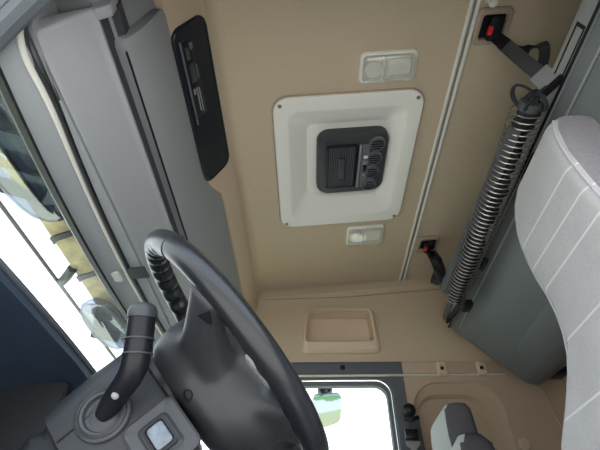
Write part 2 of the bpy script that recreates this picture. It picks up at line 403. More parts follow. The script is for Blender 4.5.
# lean the plate so that it looks down at the kerb, keeping its outline
def lean(pv): 
    d = pv-CAM; n_ = Vector((.03, -.55, -.83)).normalized(); s = (cc-CAM).dot(n_)/d.dot(n_); return CAM+d*s
cs = roundpoly([lean(q) for q in cs])
bm = B(); loft(bm, [shrink(cs, .9, .05), shrink(cs, 1.02, .03), shrink(cs, 1.05, .004)], cap=False)
loft(bm, [shrink(cs, .9, .05), shrink(cs, .88, .052)])
obj('housing', bm, M['navy'], t)
bm = B(); loft(bm, [shrink(cs, 1.045, .004), shrink(cs, 1.04, .001)])
obj('mirror_glass', bm, M['mirror'], t)
q = PY(325, 389.5, YM+.02)
bm = B(); box(bm, q.x-.038, q.x+.038, q.y-.03, q.y+.05, q.z-.012, q.z+.016, .006); lathe(bm, [(.028, 0), (.03, -.012), (.018, -.02), (.018, -.04)], (q.x, q.y, q.z-.01), (0, 0, 1), 14)
tube(bm, [q, q+Vector((-.03, -.08, .06)), q+Vector((-.03, -.25, .09))], .012, 8)
obj('arm', bm, M['black'], t)

# ------------------------------------------------------------------ ceiling things
rail_x = .377*(1.95-.65)
bm = B()
y1 = PC(404, 280).y
xr = .492
prof = []
for a, b in ((-.013, .002), (-.013, -.006), (-.009, -.010), (-.005, -.008), (-.003, -.003), (.003, -.003), (.005, -.008), (.009, -.010), (.013, -.006), (.013, .002)):
    prof.append((xr+a*1.25, cz(xr+a)+b))
loft(bm, [xz(prof, YD+.02), xz(prof, y1)])
bm.normal_update()
for f in bm.faces:
    c_ = f.calc_center_median()
    if abs(c_.x-xr) < .005: f.material_index = 1
struct('trim_5', bm, [M['trimwhite'], M['trimgrey']])

# roof hatch panel
cx, cy = (HX0+HX1)/2, (HY0+HY1)/2
HX0 -= .006; cx = (HX0+HX1)/2
hw, hh = (HX1-HX0)/2, (HY1-HY0)/2
t = thing('hatch_panel', 'square off-white hatch panel with rounded corners and a sloping recess in the headliner', 'panel', (cx, cy, cz(cx)), rot=TILT)
u0 = PC(303, 128).x-cx+.008; u1 = .5*(PC(391, 120).x+PC(392, 195).x)-cx-.02; v0 = PC(345, 128).y-cy; v1 = PC(340, 199).y-cy
print('hatch half', hw, hh, 'inner', u0, u1, v0, v1)
bm = B()
loft(bm, [xy(rrect(-hw, hw, -hh, hh, .055), .002), xy(rrect(-hw, hw, -hh, hh, .055), -.012), xy(rrect(-hw+.003, hw-.003, -hh+.003, hh-.003, .053), -.015),
          xy(rrect(-hw+.045, hw-.045, -hh+.05, hh-.05, .04), -.015), xy(rrect(-hw+.053, hw-.053, -hh+.058, hh-.058, .038), -.012),
          xy(rrect(u0, u1, v0, v1, .03), .042), xy(rrect(u0+.008, u1-.008, v0+.008, v1-.008, .025), .045)], cap=False)
loft(bm, [xy(rrect(u0+.008, u1-.008, v0+.008, v1-.008, .025), .045), xy(rrect(u0+.012, u1-.012, v0+.012, v1-.012, .025), .046)])
obj('moulded_panel', bm, M['panelwhite'], t)
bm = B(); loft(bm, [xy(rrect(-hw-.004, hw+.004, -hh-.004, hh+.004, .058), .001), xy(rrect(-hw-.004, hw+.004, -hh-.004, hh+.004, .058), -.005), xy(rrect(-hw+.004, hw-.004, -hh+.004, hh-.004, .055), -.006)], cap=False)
obj('shadow_gap_ring', bm, M['beigedk'], t)  # dark brown ring stands in for the shadow gap round the panel
for sx in (-1, 1):
    for sy in (-1, 1):
        bm = B(); lathe(bm, [(.007, 0), (.007, -.002), (.005, -.003), (.004, -.001), (0, -.001)], (sx*(hw-.024), sy*(hh-.026), -.0155), (0, 0, 1), 14)
        part_label(obj('screw', bm, M['trimgrey'], t), 'small grey corner screw')
# air conditioner
q = [PC(318, 168, -.0), PC(388, 160, -.0), PC(352, 135, -.0), PC(350, 194, -.0)]
ax0, ax1, ay0, ay1 = q[0].x-cx, (PC(389, 140).x+PC(384, 190).x)/2-cx, q[2].y-cy, q[3].y-cy
ax0 = (PC(317, 145).x+PC(318, 190).x)/2-cx
t = thing('roof_air_conditioner', 'black rooftop air conditioner unit with grille and round vents set in the white hatch panel', 'air conditioner', (cx, cy, cz(cx)), rot=TILT)
print('ac', ax0, ax1, ay0, ay1)
ah, aw = ay1-ay0, ax1-ax0
bm = B()
gx0, gx1, gy0, gy1 = ax0+.030, ax0+aw*.57, ay0+.045, ay1-.04
loft(bm, [xy(rrect(ax0, ax1, ay0, ay1, .045), .046), xy(rrect(ax0, ax1, ay0, ay1, .045), .018), xy(rrect(ax0+.006, ax1-.006, ay0+.006, ay1-.006, .042), .008), xy(rrect(ax0+.016, ax1-.016, ay0+.016, ay1-.016, .035), .004)])
# frame round the grille
obj('unit_case', bm, M['unitcase'], t)
bm = B()
loft(bm, [xy(rrect(gx0, gx1, gy0, gy1, .012), .005), xy(rrect(gx0, gx1, gy0, gy1, .012), -.002), xy(rrect(gx0+.006, gx1-.006, gy0+.006, gy1-.006, .010), -.003), xy(rrect(gx0+.008, gx1-.008, gy0+.008, gy1-.008, .009), .003)])
obj('grille_frame', bm, M['black'], t)
bm = B(); n = 15
for i in range(n):
    x = gx0+.012+(gx1-gx0-.024)*(i+.5)/n
    box(bm, x-.0013, x+.0013, gy0+.009, gy1-.009, -.006, .002, .0008, 1)
obj('grille_slats', bm, M['doorgrey'], t)
bm = B(); m_ = (gx0+gx1)/2; k_ = (gy0+gy1)/2
loft(bm, [xy(rrect(m_-.013, m_+.013, k_-.05, k_+.05, .005), -.004), xy(rrect(m_-.013, m_+.013, k_-.05, k_+.05, .005), -.009), xy(rrect(m_-.011, m_+.011, k_-.047, k_+.047, .004), -.0105)])
obj('badge', bm, M['greydk'], t)
sx0, sx1 = gx1+.008, gx1+.043
bm = B(); loft(bm, [xy(rrect(gx1+.002, gx1+.010, gy0, gy1, .003), .005), xy(rrect(gx1+.002, gx1+.010, gy0, gy1, .003), -.006)])
obj('light_grey_rib', bm, M['grey'], t)
bm = B(); loft(bm, [xy(rrect(sx0+.006, sx1, gy0, gy1, .004), .005), xy(rrect(sx0+.006, sx1, gy0, gy1, .004), -.003), xy(rrect(sx0+.008, sx1-.002, gy0+.002, gy1-.002, .004), -.004)])
cp = obj('control_strip', bm, M['doorgrey'], t)
for k, (ya, yb, mm) in enumerate(((.24, .30, 'trimwhite'), (.36, .44, 'grey'), (.46, .62, 'black'), (.66, .72, 'grey'))):
    bm = B(); box(bm, sx0+.013, sx1-.007, gy0+(gy1-gy0)*ya, gy0+(gy1-gy0)*yb, -.008, -.003, .0015)
    sub('button', bm, M[mm], cp, t)
vr = ah*.090
for i in range(4):
    yy = ay0+ah*(.155+.225*i); xx = ax1-.047-(.005*i)
    bm = B(); lathe(bm, [(vr*1.12, .006), (vr*1.12, -.004), (vr*1.0, -.010), (vr*.9, -.008), (vr*.86, .0), (0, .002)], (xx, yy, 0), (0, 0, 1), 24)
    bm.normal_update()
    for f in bm.faces:
        if (f.calc_center_median()-Vector((xx, yy, f.calc_center_median().z))).length > vr*.93: f.material_index = 1
    av = obj('air_vent', bm, [M['black'], M['doorgrey']], t)
    bm = B()
    for j in (-.6, -.2, .2, .6):
        w = vr*.85*math.sqrt(1-j*j); m4 = Matrix.Translation((xx, yy+j*vr, -.004)) @ Matrix.Rotation(R(30), 4, 'X')
        box(bm, -w, w, -vr*.07, vr*.07, -.001, .001, 0, 1, m4)
    sub('louvre', bm, M['doorgrey'], av, t)

# dome lamps
def lamp(u0_, v0_, u1_, v1_, label):
    a, b = PC(u0_, v0_), PC(u1_, v1_)
    x, y = (a.x+b.x)/2, (a.y+b.y)/2; w = abs(b.x-a.x)/2; h = abs(b.y-a.y)/2
    t = thing('dome_lamp', label, 'lamp', (x, y, cz(x)), rot=TILT, group='dome lamps on the headliner')
    bm = B(); loft(bm, [xy(rrect(-w-.004, w+.004, -h-.004, h+.004, .016), .002), xy(rrect(-w-.004, w+.004, -h-.004, h+.004, .016), -.006), xy(rrect(-w, w, -h, h, .014), -.010), xy(rrect(-w+.006, w-.006, -h+.006, h-.006, .012), -.010), xy(rrect(-w+.008, w-.008, -h+.008, h-.008, .012), -.004)])
    obj('housing', bm, M['lampwhite'], t)
    bm = B(); loft(bm, [xy(rrect(-w+.004, w-.004, -h+.004, h-.004, .013), -.010), xy(rrect(-w+.005, w-.005, -h+.005, h-.005, .013), -.024), xy(rrect(-w+.014, w-.014, -h+.014, h-.014, .010), -.030)])
    obj('lens', bm, M['lens'], t)
    bm = B(); lathe(bm, [(h*.55, -.006), (h*.55, -.016), (h*.35, -.024), (0, -.027)], (-w*.55, h*.05, 0), (0, 0, 1), 20)
    obj('reading_spot', bm, M['panelwhite'], t)
    bm = B(); loft(bm, [xy(rrect(-w*.1, w*.86, -h*.66, h*.66, .01), -.006), xy(rrect(0, w*.78, -h*.35, h*.35, .006), -.020)])
    obj('diffuser', bm, M['panelwhite'], t)
    bm = B(); box(bm, -w*.24, -w*.18, -h*.8, h*.8, -.022, -.004, .002)
    obj('divider', bm, M['lampwhite'], t)
    return t
lamp(362, 53, 412, 78, 'larger clear dome lamp on the headliner above the white hatch panel')
lamp(348, 227.5, 381, 241, 'smaller clear dome lamp between the white hatch panel and the passenger wall')
c = PC(490, -2)
bm = B(); lathe(bm, [(.012, .004), (.014, -.004), (.008, -.012), (.007, -.02), (.013, -.03), (.011, -.038), (0, -.04)], (0, 0, 0), (0, 0, 1), 16)
o = obj('ceiling_hook', bm, M['trimwhite']); o.location = c; tag(o, 'small cream hook on the headliner next to the driver-side strap socket', 'hook')

# strap sockets
def socket(x, y, label):
    t = thing('strap_socket', label, 'socket', (x, y, cz(x)), rot=TILT, group='bunk strap sockets in the headliner')
    bm = B(); a, b = .052, .055
    loft(bm, [xy(rrect(-a, a, -b, b, .016), .002), xy(rrect(-a, a, -b, b, .016), -.012), xy(rrect(-a+.004, a-.004, -b+.004, b-.004, .014), -.016), xy(rrect(-a+.014, a-.014, -b+.016, b-.016, .010), -.016), xy(rrect(-a+.017, a-.017, -b+.019, b-.019, .008), -.003)], cap=False)
    obj('bezel', bm, M['beigedk'], t)
    bm = B(); loft(bm, [xy(rrect(-a+.016, a-.016, -b+.018, b-.018, .008), -.004), xy(rrect(-a+.016, a-.016, -b+.018, b-.018, .008), -.002)])
    obj('recess_plate', bm, M['black'], t)
    return t
sa = PC(491, 25); sb = PC(427, 243)
socket(sa.x, sa.y, 'beige-framed strap socket on the headliner nearer the driver seat')
socket(sb.x, sb.y, 'beige-framed strap socket on the headliner nearer the passenger wall')

# ------------------------------------------------------------------ folded bunk
FZ1, FZ2 = 1.70, 1.655
bx = lambda r, z: r*(z-.65)
F1 = (bx(.597, FZ1), FZ1); F2 = (bx(.636, FZ2), FZ2)
YB0, YB1 = .30, 1.86
e1 = PY(525, 384, YB1); e2 = PY(566, 368, YB1)
U1 = (e1.x, e1.z); U2 = (e2.x, e2.z)
print('bunk', F1, F2, U1, U2)
t = thing('folded_bunk', 'dark grey folded-up upper bunk board sloping along the rear wall', 'bunk', (U1[0], YB0, U1[1]))
bm = B()
fr_ = [F1, F2, (F2[0]+.02, F2[1]-.004), (F2[0]+.05, F1[1]+.0), (F1[0]+.05, F1[1]+.03), (F1[0]+.012, F1[1]+.012)]
prism(bm, fr_, YB0, YB1, .004)
fo = obj('front_rail', bm, M['bunkrail'], t)
# underside tray
ud = Vector((U1[0]-F2[0], U1[1]-F2[1])).normalized(); un = Vector((-ud.y, ud.x)) # un points down-left?
if un.y > 0: un = -un
G1 = (F2[0]+ud.x*.004-un.x*.004, F2[1]+ud.y*.004-un.y*.004)
bm = B(); tr = [G1, U1, (U1[0]+.05, U1[1]-.012), U2, (U2[0]+.01, U2[1]+.15), (F2[0]+.16, F1[1]+.03), (F2[0]+.055, F1[1]+.0)]
prism(bm, tr, YB0, YB1-.002, .012, 3)
obj('board', bm, M['bunk'], t)
L_ = (Vector(U1)-Vector(F2)).length
def PU(s, y, d=0): # point on the underside, s along slope, d out of the face
    return Vector((F2[0]+ud.x*s+un.x*d, y, F2[1]+ud.y*s+un.y*d))
def onU(u, v):
    d = ray(u, v); n3 = Vector((un.x, 0, un.y)); p0 = Vector((F2[0], 0, F2[1])); s = (p0-CAM).dot(n3)/d.dot(n3); q = CAM+d*s
    return (q.x-F2[0])*ud.x+(q.z-F2[1])*ud.y, q.y
s0, yy0 = onU(517, 345); s1, yy1 = onU(500, 240); print('emboss', onU(537, 307), onU(517, 345), onU(545, 365), onU(507, 231), onU(469, 289))
bm = B(); ring = rrect(s0-.0, L_-.015, YB0+.05, yy0+.03, .07)
loft(bm, [[PU(a, b, -.004) for a, b in ring], [PU(a, b, .001) for a, b in ring], [PU(a, b, .004) for a, b in rrect(s0+.012, L_-.02, YB0+.06, yy0+.018, .06)]])
obj('embossed_panel', bm, M['bunk'], t)
sg = onU(507, 231)[0]
bm = B(); box(bm, 0, .006, YB0+.02, YB1-.06, 0, .002)
for v in bm.verts: v.co = PU(sg+v.co.x, v.co.y, v.co.z)
obj('groove_strip', bm, M['bunkrail'], t)
bm = B(); box(bm, 0, .007, YB0+.01, YB1-.01, 0, .003)
for v in bm.verts: v.co = PU(v.co.x-.001, v.co.y, v.co.z+.0005)
obj('seam_gasket', bm, M['black'], t)
for u, v, w, h in ((483, 262, .03, .018), (531, 167, .05, .010)):
    s, y = onU(u, v)
    bm = B(); box(bm, -.012, .016, -w, w, -.002, h, .004)
    for q in bm.verts: q.co = PU(s+q.co.x, y+q.co.y, q.co.z)
    obj('latch', bm, M['black'], t)
# slot on the front rail
fd = Vector((F2[0]-F1[0], F2[1]-F1[1])).normalized(); fn = Vector((fd.y, -fd.x))
if fn.x > 0: fn = -fn
FL = (Vector(F2)-Vector(F1)).length
def PF(s, y, d=0): return Vector((F1[0]+fd.x*s+fn.x*d, y, F1[1]+fd.y*s+fn.y*d))
def onF(u, v):
    d = ray(u, v); n3 = Vector((fn.x, 0, fn.y)); p0 = Vector((F1[0], 0, F1[1])); s = (p0-CAM).dot(n3)/d.dot(n3); q = CAM+d*s
    return (q.x-F1[0])*fd.x+(q.z-F1[1])*fd.y, q.y
sy0, sy1 = onF(580, 27)[1], onF(557, 76)[1]; print('slot', sy0, sy1, onF(577, 27), onF(584, 28), FL)
a0, a1 = FL*.38, FL*.86
bm = B()
for q in ((a0-.003, a0, sy0, sy1), (a1, a1+.003, sy0, sy1), (a0-.003, a1+.003, sy0-.008, sy0), (a0-.003, a1+.003, sy1, sy1+.004)):
    t2 = B(); box(t2, q[0], q[1], q[2], q[3], .001, .003)
    for v in t2.verts: v.co = PF(v.co.x, v.co.y, v.co.z)
    merge(bm, t2)
obj('slot_outline', bm, M['black'], t)
# rear bracket bit
q = PY(557, 372, 1.84)
bm = B(); box(bm, q.x-.03, q.x+.03, 1.80, 1.875, q.z-.02, q.z+.03, .006); obj('pivot_bracket', bm, M['black'], t)

# ------------------------------------------------------------------ rolled safety net with wire coil
nr = .045
def netp(v, zz, uc):
    q = PZ(uc, v, zz); return q
n0 = PZ(531, 108, 1.60); n1 = PZ(455, 297, 1.60)
print('net', n0, n1)
NX = .545
n0 = PX(529, 108, .565); n1 = PX(454.5, 298, .565); print('net2', n0, n1)
t = thing('rolled_safety_net', 'rolled black safety net bound in a long wire coil along the bunk front', 'safety net', n1)
ax = (n1-n0); NL = ax.length; ax.normalize()
e_a = ax.cross(Vector((0, 0, 1))).normalized(); e_b = ax.cross(e_a)
def NP(s, ang, r): return n0+ax*s+(e_a*cos(ang)+e_b*sin(ang))*r
bm = B(); rings = []
ns = 70
for i in range(ns+1):
    s = NL*i/ns; rr = .023+.004*sin(i*1.7)+.003*sin(i*.63)
    rings.append([NP(s, 2*pi*j/14, rr*(1+.18*sin(3*2*pi*j/14+i*.25))) for j in range(14)])
loft(bm, rings); obj('net_roll', bm, M['webbing'], t)
bm = B(); turns = 46; pts = []
for i in range(turns*14+1):
    a = 2*pi*i/14; s = NL*i/(turns*14); pts.append(NP(s, a, .041-.004*(i/(turns*14))))
tube(bm, pts, .0017, 6); obj('wire_coil', bm, M['steel'], t)
# flat batten beside the roll
b0, b1 = PX(515, 128, .535), PX(444, 290, .535)
bm = B(); ribbon(bm, [b0, b1], .035, .006, (-.75, 0, .65)); obj('batten', bm, M['webgrey'], t)
# frayed knots at the near end, loop at the far end
for k, (ph, ln) in enumerate(((0.2, .045), (1.1, .055), (2.3, .04), (3.6, .05), (4.8, .06), (5.6, .045))):
    bm = B(); c0 = n0+ax*.01
    rd = e_a*cos(ph)+e_b*sin(ph)
    tube(bm, smooth([c0+rd*.01, c0+rd*random.uniform(.035, .06)-ax*ln*random.uniform(.1, .8), c0+rd*random.uniform(.01, .04)-ax*ln*random.uniform(.8, 1.6)+e_a*random.uniform(-.02, .02), c0-rd*random.uniform(.0, .03)-ax*ln*random.uniform(.3, 1.2), c0-rd*.01], 2), .0055, 6, flat=.5)
    obj('net_loop', bm, M['webbing'], t)
bm = B(); lathe(bm, [(.024, 0), (.028, .006), (.030, .02), (.022, .026)], n0-ax*.02, ax, 18); obj('end_band', bm, M['webgrey'], t)
q0, q1 = PX(458, 300, .575), PX(444, 317, .60)
bm = B(); ribbon(bm, smooth([n1-ax*.03, n1+ax*.03+Vector((-.015, 0, -.01)), q1+Vector((0, .02, -.01)), q1+Vector((.03, .02, 0)), n1+Vector((.04, .0, .0))], 3), .032, .005, (0, .5, 1))
obj('end_loop', bm, M['webgrey'], t)
q = PX(467, 306, .62)
bm = B(); box(bm, q.x-.016, q.x+.016, q.y-.03, q.y+.03, q.z-.012, q.z+.012, .004); obj('end_clip', bm, M['black'], t)

# bunk straps
def strap(anchor, k0, k1, clip, label, second, wid, clipm):
    t = thing('bunk_strap', label, 'strap', anchor, group='bunk straps')
    d = (k1-k0).normalized(); s = Vector((.3, 1, 0)) if wid is None else Vector(wid)
    bm = B(); box(bm, -.02, .02, -.034, .034, -.02, .012, .006)
    mt = Matrix.Translation(anchor+Vector((.004, 0, -.018))); bmesh.ops.transform(bm, matrix=mt, verts=bm.verts)
    bk = obj('buckle', bm, M['black'], t)
    bm = B(); box(bm, -.024, -.010, -.014, .012, -.025, -.014, .003); bmesh.ops.transform(bm, matrix=mt, verts=bm.verts)
    part_label(sub('release_button', bm, M['red'], bk, t), 'red release button')
    bm = B(); ribbon(bm, [k0.lerp(k1, x) for x in (-.05, .0, .1, .2)], .034, .016, s); obj('buckle_sleeve', bm, M['black'], t)
    bm = B(); ribbon(bm, smooth([k0.lerp(k1, .12), k0.lerp(k1, .5)+Vector((0, 0, -.006)), k1], 2), .038, .005, s); obj('webbing', bm, M['webgrey'], t)
    bm = B(); ribbon(bm, smooth(second, 3), .026, .004, s); obj('loose_tail', bm, M['webbing'], t)
    return t
sd_ = Vector((1, .35, -.1))
k0 = PC(497, 38, .035); k1 = PF(FL*.45, onF(552, 80)[1], .012)
mid = PC(531, 58, .07)
st = strap(Vector((sa.x, sa.y, cz(sa.x))), k0, k1, None, 'black webbing strap to the bunk nearer the driver seat', [PC(507, 44, .04), PC(516, 50, .05), PC(528, 50, .06), PC(537, 45, .08), PX(544, 44, .60), PX(545, 54, .625), PX(541, 70, .635)], (-.62, .70, .3), None)
bm = B(); c = k1; d_ = (k1-k0).normalized()
ribbon(bm, [k1-d_*.05, k1+d_*.012, ], .052, .010, (-.62, .70, .3)); obj('end_plate', bm, M['grey'], st)
bm = B(); ribbon(bm, [k1+d_*.012, k1+d_*.024], .056, .016, (-.62, .70, .3)); obj('end_stop', bm, M['black'], st)
k0 = PC(430, 252, .035); k1 = PX(448, 293, .553)
st = strap(Vector((sb.x, sb.y, cz(sb.x))), k0, k1, None, 'twisted black webbing strap to the bunk nearer the passenger wall', [PC(433, 250, .05), PC(441, 262, .06), PX(444, 275, .57), PX(439, 282, .56), PX(432, 285, .555), PX(438, 268, .56)], (1, .1, -.6), None)

# ------------------------------------------------------------------ overhead front shelf
YE = YW-.03
zW, zT, zC, zR, zG = 1.42, 1.44, 1.45, 1.555, 1.575
Wp = (rx(.782, zW), zW); Tp = (rx(.69, zT), zT); T2 = (rx(.672, zT+.004), zT+.004); Cp = (rx(.622, zC), zC); Rp = (rx(.453, zR), zR); Gp = (rx(.412, zG), zG)
BL = (rx(.306, 1.74), 1.74); BR = (rx(.222, 1.86), 1.86)
print('front profile', Wp, Tp, Cp, Rp, Gp, BL, BR)
# header over the windscreen, bowed like the glass
bow = lambda y: .08*(1.1-y)**2
YS = [YD-.02+(YE+.05-YD+.02)*k/14 for k in range(15)]
def bowed(bm, prof, y0=None, free=None):
    ys = [y for y in YS if y0 is None or y > y0]
    if y0 is not None: ys = [y0]+ys
    loft(bm, [[Vector((q[0]+(bow(y) if free is None or free[i] else 0), y, q[1])) for i, q in enumerate(prof)] for y in ys])
bm = B(); bowed(bm, [(Wp[0]-.008, Wp[1]), (Tp[0]-.002, Tp[1]), (Tp[0], 1.60), (Wp[0]-.03, 1.60), (Wp[0]-.02, 1.43)])
struct('wall_front_header', bm, M['greylt'])
bm = B(); bowed(bm, [(Wp[0]-.014, Wp[1]-.004), (Wp[0]+.001, Wp[1]-.006), (Wp[0]+.002, Wp[1]+.01), (Wp[0]-.028, Wp[1]+.01)])
struct('trim_6', bm, M['black'])
zp = T2[1]-.006
pts = [Vector((T2[0]-.011+bow(y), y, zp)) for y in reversed(YS) if y > .50]
pts += [PZ(u, v, zp) for u, v in ((26, 60), (21.5, 45), (19, 32), (20, 20), (25, 10), (33, 4), (45, -1), (66, -9))]
pts = smooth(pts, 2)
bm = B(); tube(bm, pts, [.0044+.0024*max(0, min(1, (.75-q.y)/.3)) for q in pts], 10)
pip = struct('trim_9', bm, M['trimwhite'])
bm = B(); tube(bm, [q+Vector((0, 0, .0006)) for q in pts], .0072, 6, flat=.3); struct('trim_8', bm, M['trimgrey'])
bm = B(); tube(bm, [q+Vector((.003, 0, .008)) for q in pts], .008, 8); struct('trim_shadow_gap', bm, M['greydk'])  # charcoal tube painted in as the shadow beside the piping
bm = B(); tube(bm, [PZ(-30, 62, 1.40), PZ(8, 22, 1.42), PZ(36, -6, 1.43), PZ(80, -40, 1.44)], .022, 10); tube(bm, [PZ(-30, 40, 1.40), PZ(0, 8, 1.42), PZ(20, -14, 1.43)], .010, 8)
struct('door_2', bm, M['doorgrey'])

t = thing('overhead_shelf', 'grey overhead storage shelf across the cab above the windscreen', 'overhead shelf', (-.45, YD, 1.45))
# bottom strip + lid + recess + upper face
YL = .375
bm = B(); bowed(bm, [(T2[0]+.004, T2[1]+.004), Cp, (Cp[0]+.004, Cp[1]+.02), (T2[0], T2[1]+.04)], YL-.02, (1, 0, 0, 1)); obj('lower_strip', bm, M['greylt'], t)
bm = B()
lid = [(Cp[0]+.002, Cp[1]+.002), (Cp[0]+.012, Cp[1]+.008), (Rp[0]-.01, Rp[1]-.004), Rp, (Rp[0]-.006, Rp[1]+.02), (Cp[0]-.02, Cp[1]+.07)]
prism(bm, lid, YL, YE, .009, 4); obj('lid', bm, M['greylt'], t)
# grip recess between lid and upper face
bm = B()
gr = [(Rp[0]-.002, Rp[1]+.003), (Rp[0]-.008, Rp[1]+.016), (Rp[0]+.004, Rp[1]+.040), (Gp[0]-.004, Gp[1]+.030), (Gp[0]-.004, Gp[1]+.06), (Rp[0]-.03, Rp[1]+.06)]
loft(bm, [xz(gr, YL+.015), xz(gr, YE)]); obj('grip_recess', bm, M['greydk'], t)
bm = B(); prism(bm, [(Rp[0]-.004, Rp[1]-.0035), (Gp[0]-.005, Gp[1]-.001), (Gp[0]-.006, Gp[1]+.05), (Rp[0]-.03, Rp[1]+.05)], YL, YL+.024, .004, 3)
obj('recess_end', bm, M['greylt'], t)
bm = B(); tube(bm, [(Gp[0]-.003, YL+.1, Gp[1]-.001), (Gp[0]-.003, YE, Gp[1]-.001)], .0028, 6); obj('shut_line', bm, M['black'], t)
# upper face, bulging a little more beyond the black instrument panel
FAR_T = (rx(.262, 1.775), 1.775)
def upper(y, f):
    top = Vector(BL).lerp(Vector(BR), .03).lerp(Vector(FAR_T), f)
    g = Vector(Gp); m1 = g.lerp(top, .33)+Vector((.010, -.006))*1; m2 = g.lerp(top, .7)+Vector((.006, -.004))
    return [Vector((q[0], y, q[1])) for q in (g, g+Vector((.006, .010)), m1, m2, top, top+Vector((-.05, .01)), g+Vector((-.05, .02)))]
YU = PZ(150, 32, 1.64).y
def shr(ring, k):
    c = sum(ring, Vector())/len(ring); return [c+(q-c)*k for q in ring]
bm = B(); loft(bm, [shr(upper(YU-.012, 0), .86), shr(upper(YU-.006, 0), .95), upper(YU+.006, 0), upper(.96, 0), upper(1.03, .2), upper(1.11, .9), upper(1.16, 1), upper(YE, 1)]); obj('upper_face', bm, M['grey'], t)
# beige fascia above
def fas(y, f):
    a = Vector(BL).lerp(Vector(BR), 0.).lerp(Vector(FAR_T)+Vector((.002, .002)), f)
    b = Vector(BR).lerp(Vector((rx(.205, 1.87), 1.87)), f)+Vector((.004, .004))
    mm = a.lerp(b, .5)+Vector((.010, -.006))*f
    return [Vector((q[0], y, q[1])) for q in (a, mm, b, Vector((xf-.045, cz(xf)-.02)), Vector((xf-.09, cz(xf)-.02)), a+Vector((-.05, .02)))]
bm = B(); loft(bm, [fas(YD+.01, 0), fas(.46, 0), fas(.48, 0), fas(.99, 0), fas(1.03, .15), fas(1.10, .9), fas(1.15, 1), fas(YE, 1)]); obj('beige_fascia', bm, M['feltside'], t)
bm = B(); tube(bm, [(FAR_T[0]+.001, 1.14, FAR_T[1]+.001), (FAR_T[0]+.001, YE, FAR_T[1]+.001)], .003, 6); obj('fascia_seam', bm, M['beigedk'], t)
# filler behind & flat end by the driver door
bm = B(); prism(bm, [(Rp[0]-.02, Rp[1]+.03), (Gp[0]-.02, Gp[1]+.02), (BL[0]-.018, BL[1]+.005), (BL[0]-.02, 1.95), (-.60, 1.95), (-.60, 1.60)], YD, YU+.03, .004); obj('end_block', bm, M['grey'], t)
bm = B(); prism(bm, [(Cp[0], Cp[1]+.03), (Rp[0], Rp[1]+.03), (Gp[0], Gp[1]+.04), (-.36, 1.7), (-.30, 1.92), (-.62, 1.95), (-.62, 1.5)], YU+.06, YE, 0); obj('carcass', bm, M['greydk'], t)
# latch strap at the trim
s = PZ(136, 274, zC+.015); 
bm = B(); w = .02
a_ = PZ(125, 274, zC-.010); b_ = PZ(147, 272, zC-.006)
ribbon(bm, [a_, a_.lerp(b_, .5)+Vector((.0, 0, -.001)), b_], .05, .006, (0, 1, 0)); obj('lid_latch', bm, M['greydk'], t)
c = PZ(116, 275, zT-.002)
bm = B(); box(bm, c.x-.016, c.x+.016, c.y-.025, c.y+.025, c.z-.01, c.z+.008, .005); o = obj('latch_catch', bm, M['trimwhite'], t)

# black instrument panel in the shelf
def PB(k, y, d=0):                                     # k 0..1 from lower to upper edge
    a = Vector(BL).lerp(Vector(BR), k); n2 = Vector((BR[1]-BL[1], -(BR[0]-BL[0]))).normalized()
    return Vector((a.x+n2.x*d, y, a.y+n2.y*d))
BLEN = (Vector(BR)-Vector(BL)).length
YP0, YP1 = PZ(190, 12, 1.8).y+.025, PZ(212, 176, 1.78).y
print('black panel', YP0, YP1, BLEN)
t = thing('instrument_panel', 'black overhead instrument panel with a recorder slot beside the beige fascia', 'instrument panel', PB(0, YP0))
def pring(i, d, r=.035): return [PB(q[0]/BLEN, q[1], d) for q in rrect(i, BLEN-i, YP0+i, YP1-i, r)]
bm = B(); loft(bm, [pring(-.002, -.02), pring(-.002, .006), pring(.001, .009), pring(.005, .009), pring(.007, .007)]); obj('panel', bm, M['blackgl'], t)
def pbox(bm, k0, k1, y0, y1, d0, d1, bev=.002):
    t2 = B(); box(t2, k0*BLEN, k1*BLEN, y0, y1, d0, d1, bev)
    for v in t2.verts: v.co = PB(v.co.x/BLEN, v.co.y, v.co.z)
    merge(bm, t2)
ya, yb = PZ(186, 45, 1.76).y, PZ(198, 118, 1.76).y
bm = B(); pbox(bm, .16, .50, ya, yb, .006, .011); rc = obj('recorder', bm, M['black'], t)
bm = B(); pbox(bm, .13, .17, ya-.01, yb+.02, .006, .012); obj('recorder_edge', bm, M['doorgrey'], t)
for (k0_, k1_, f0, f1, mm) in ((.22, .32, .04, .20, 'greydk'), (.36, .44, .02, .10, 'doorgrey'), (.24, .38, .26, .50, 'greydk'), (.42, .46, .30, .48, 'doorgrey'), (.22, .27, .58, .66, 'grey'), (.31, .335, .58, .92, 'grey'), (.38, .40, .60, .95, 'grey')):
    bm = B(); pbox(bm, k0_, k1_, ya+(yb-ya)*f0, ya+(yb-ya)*f1, .010, .0145, .0015); sub('key', bm, M[mm], rc, t)

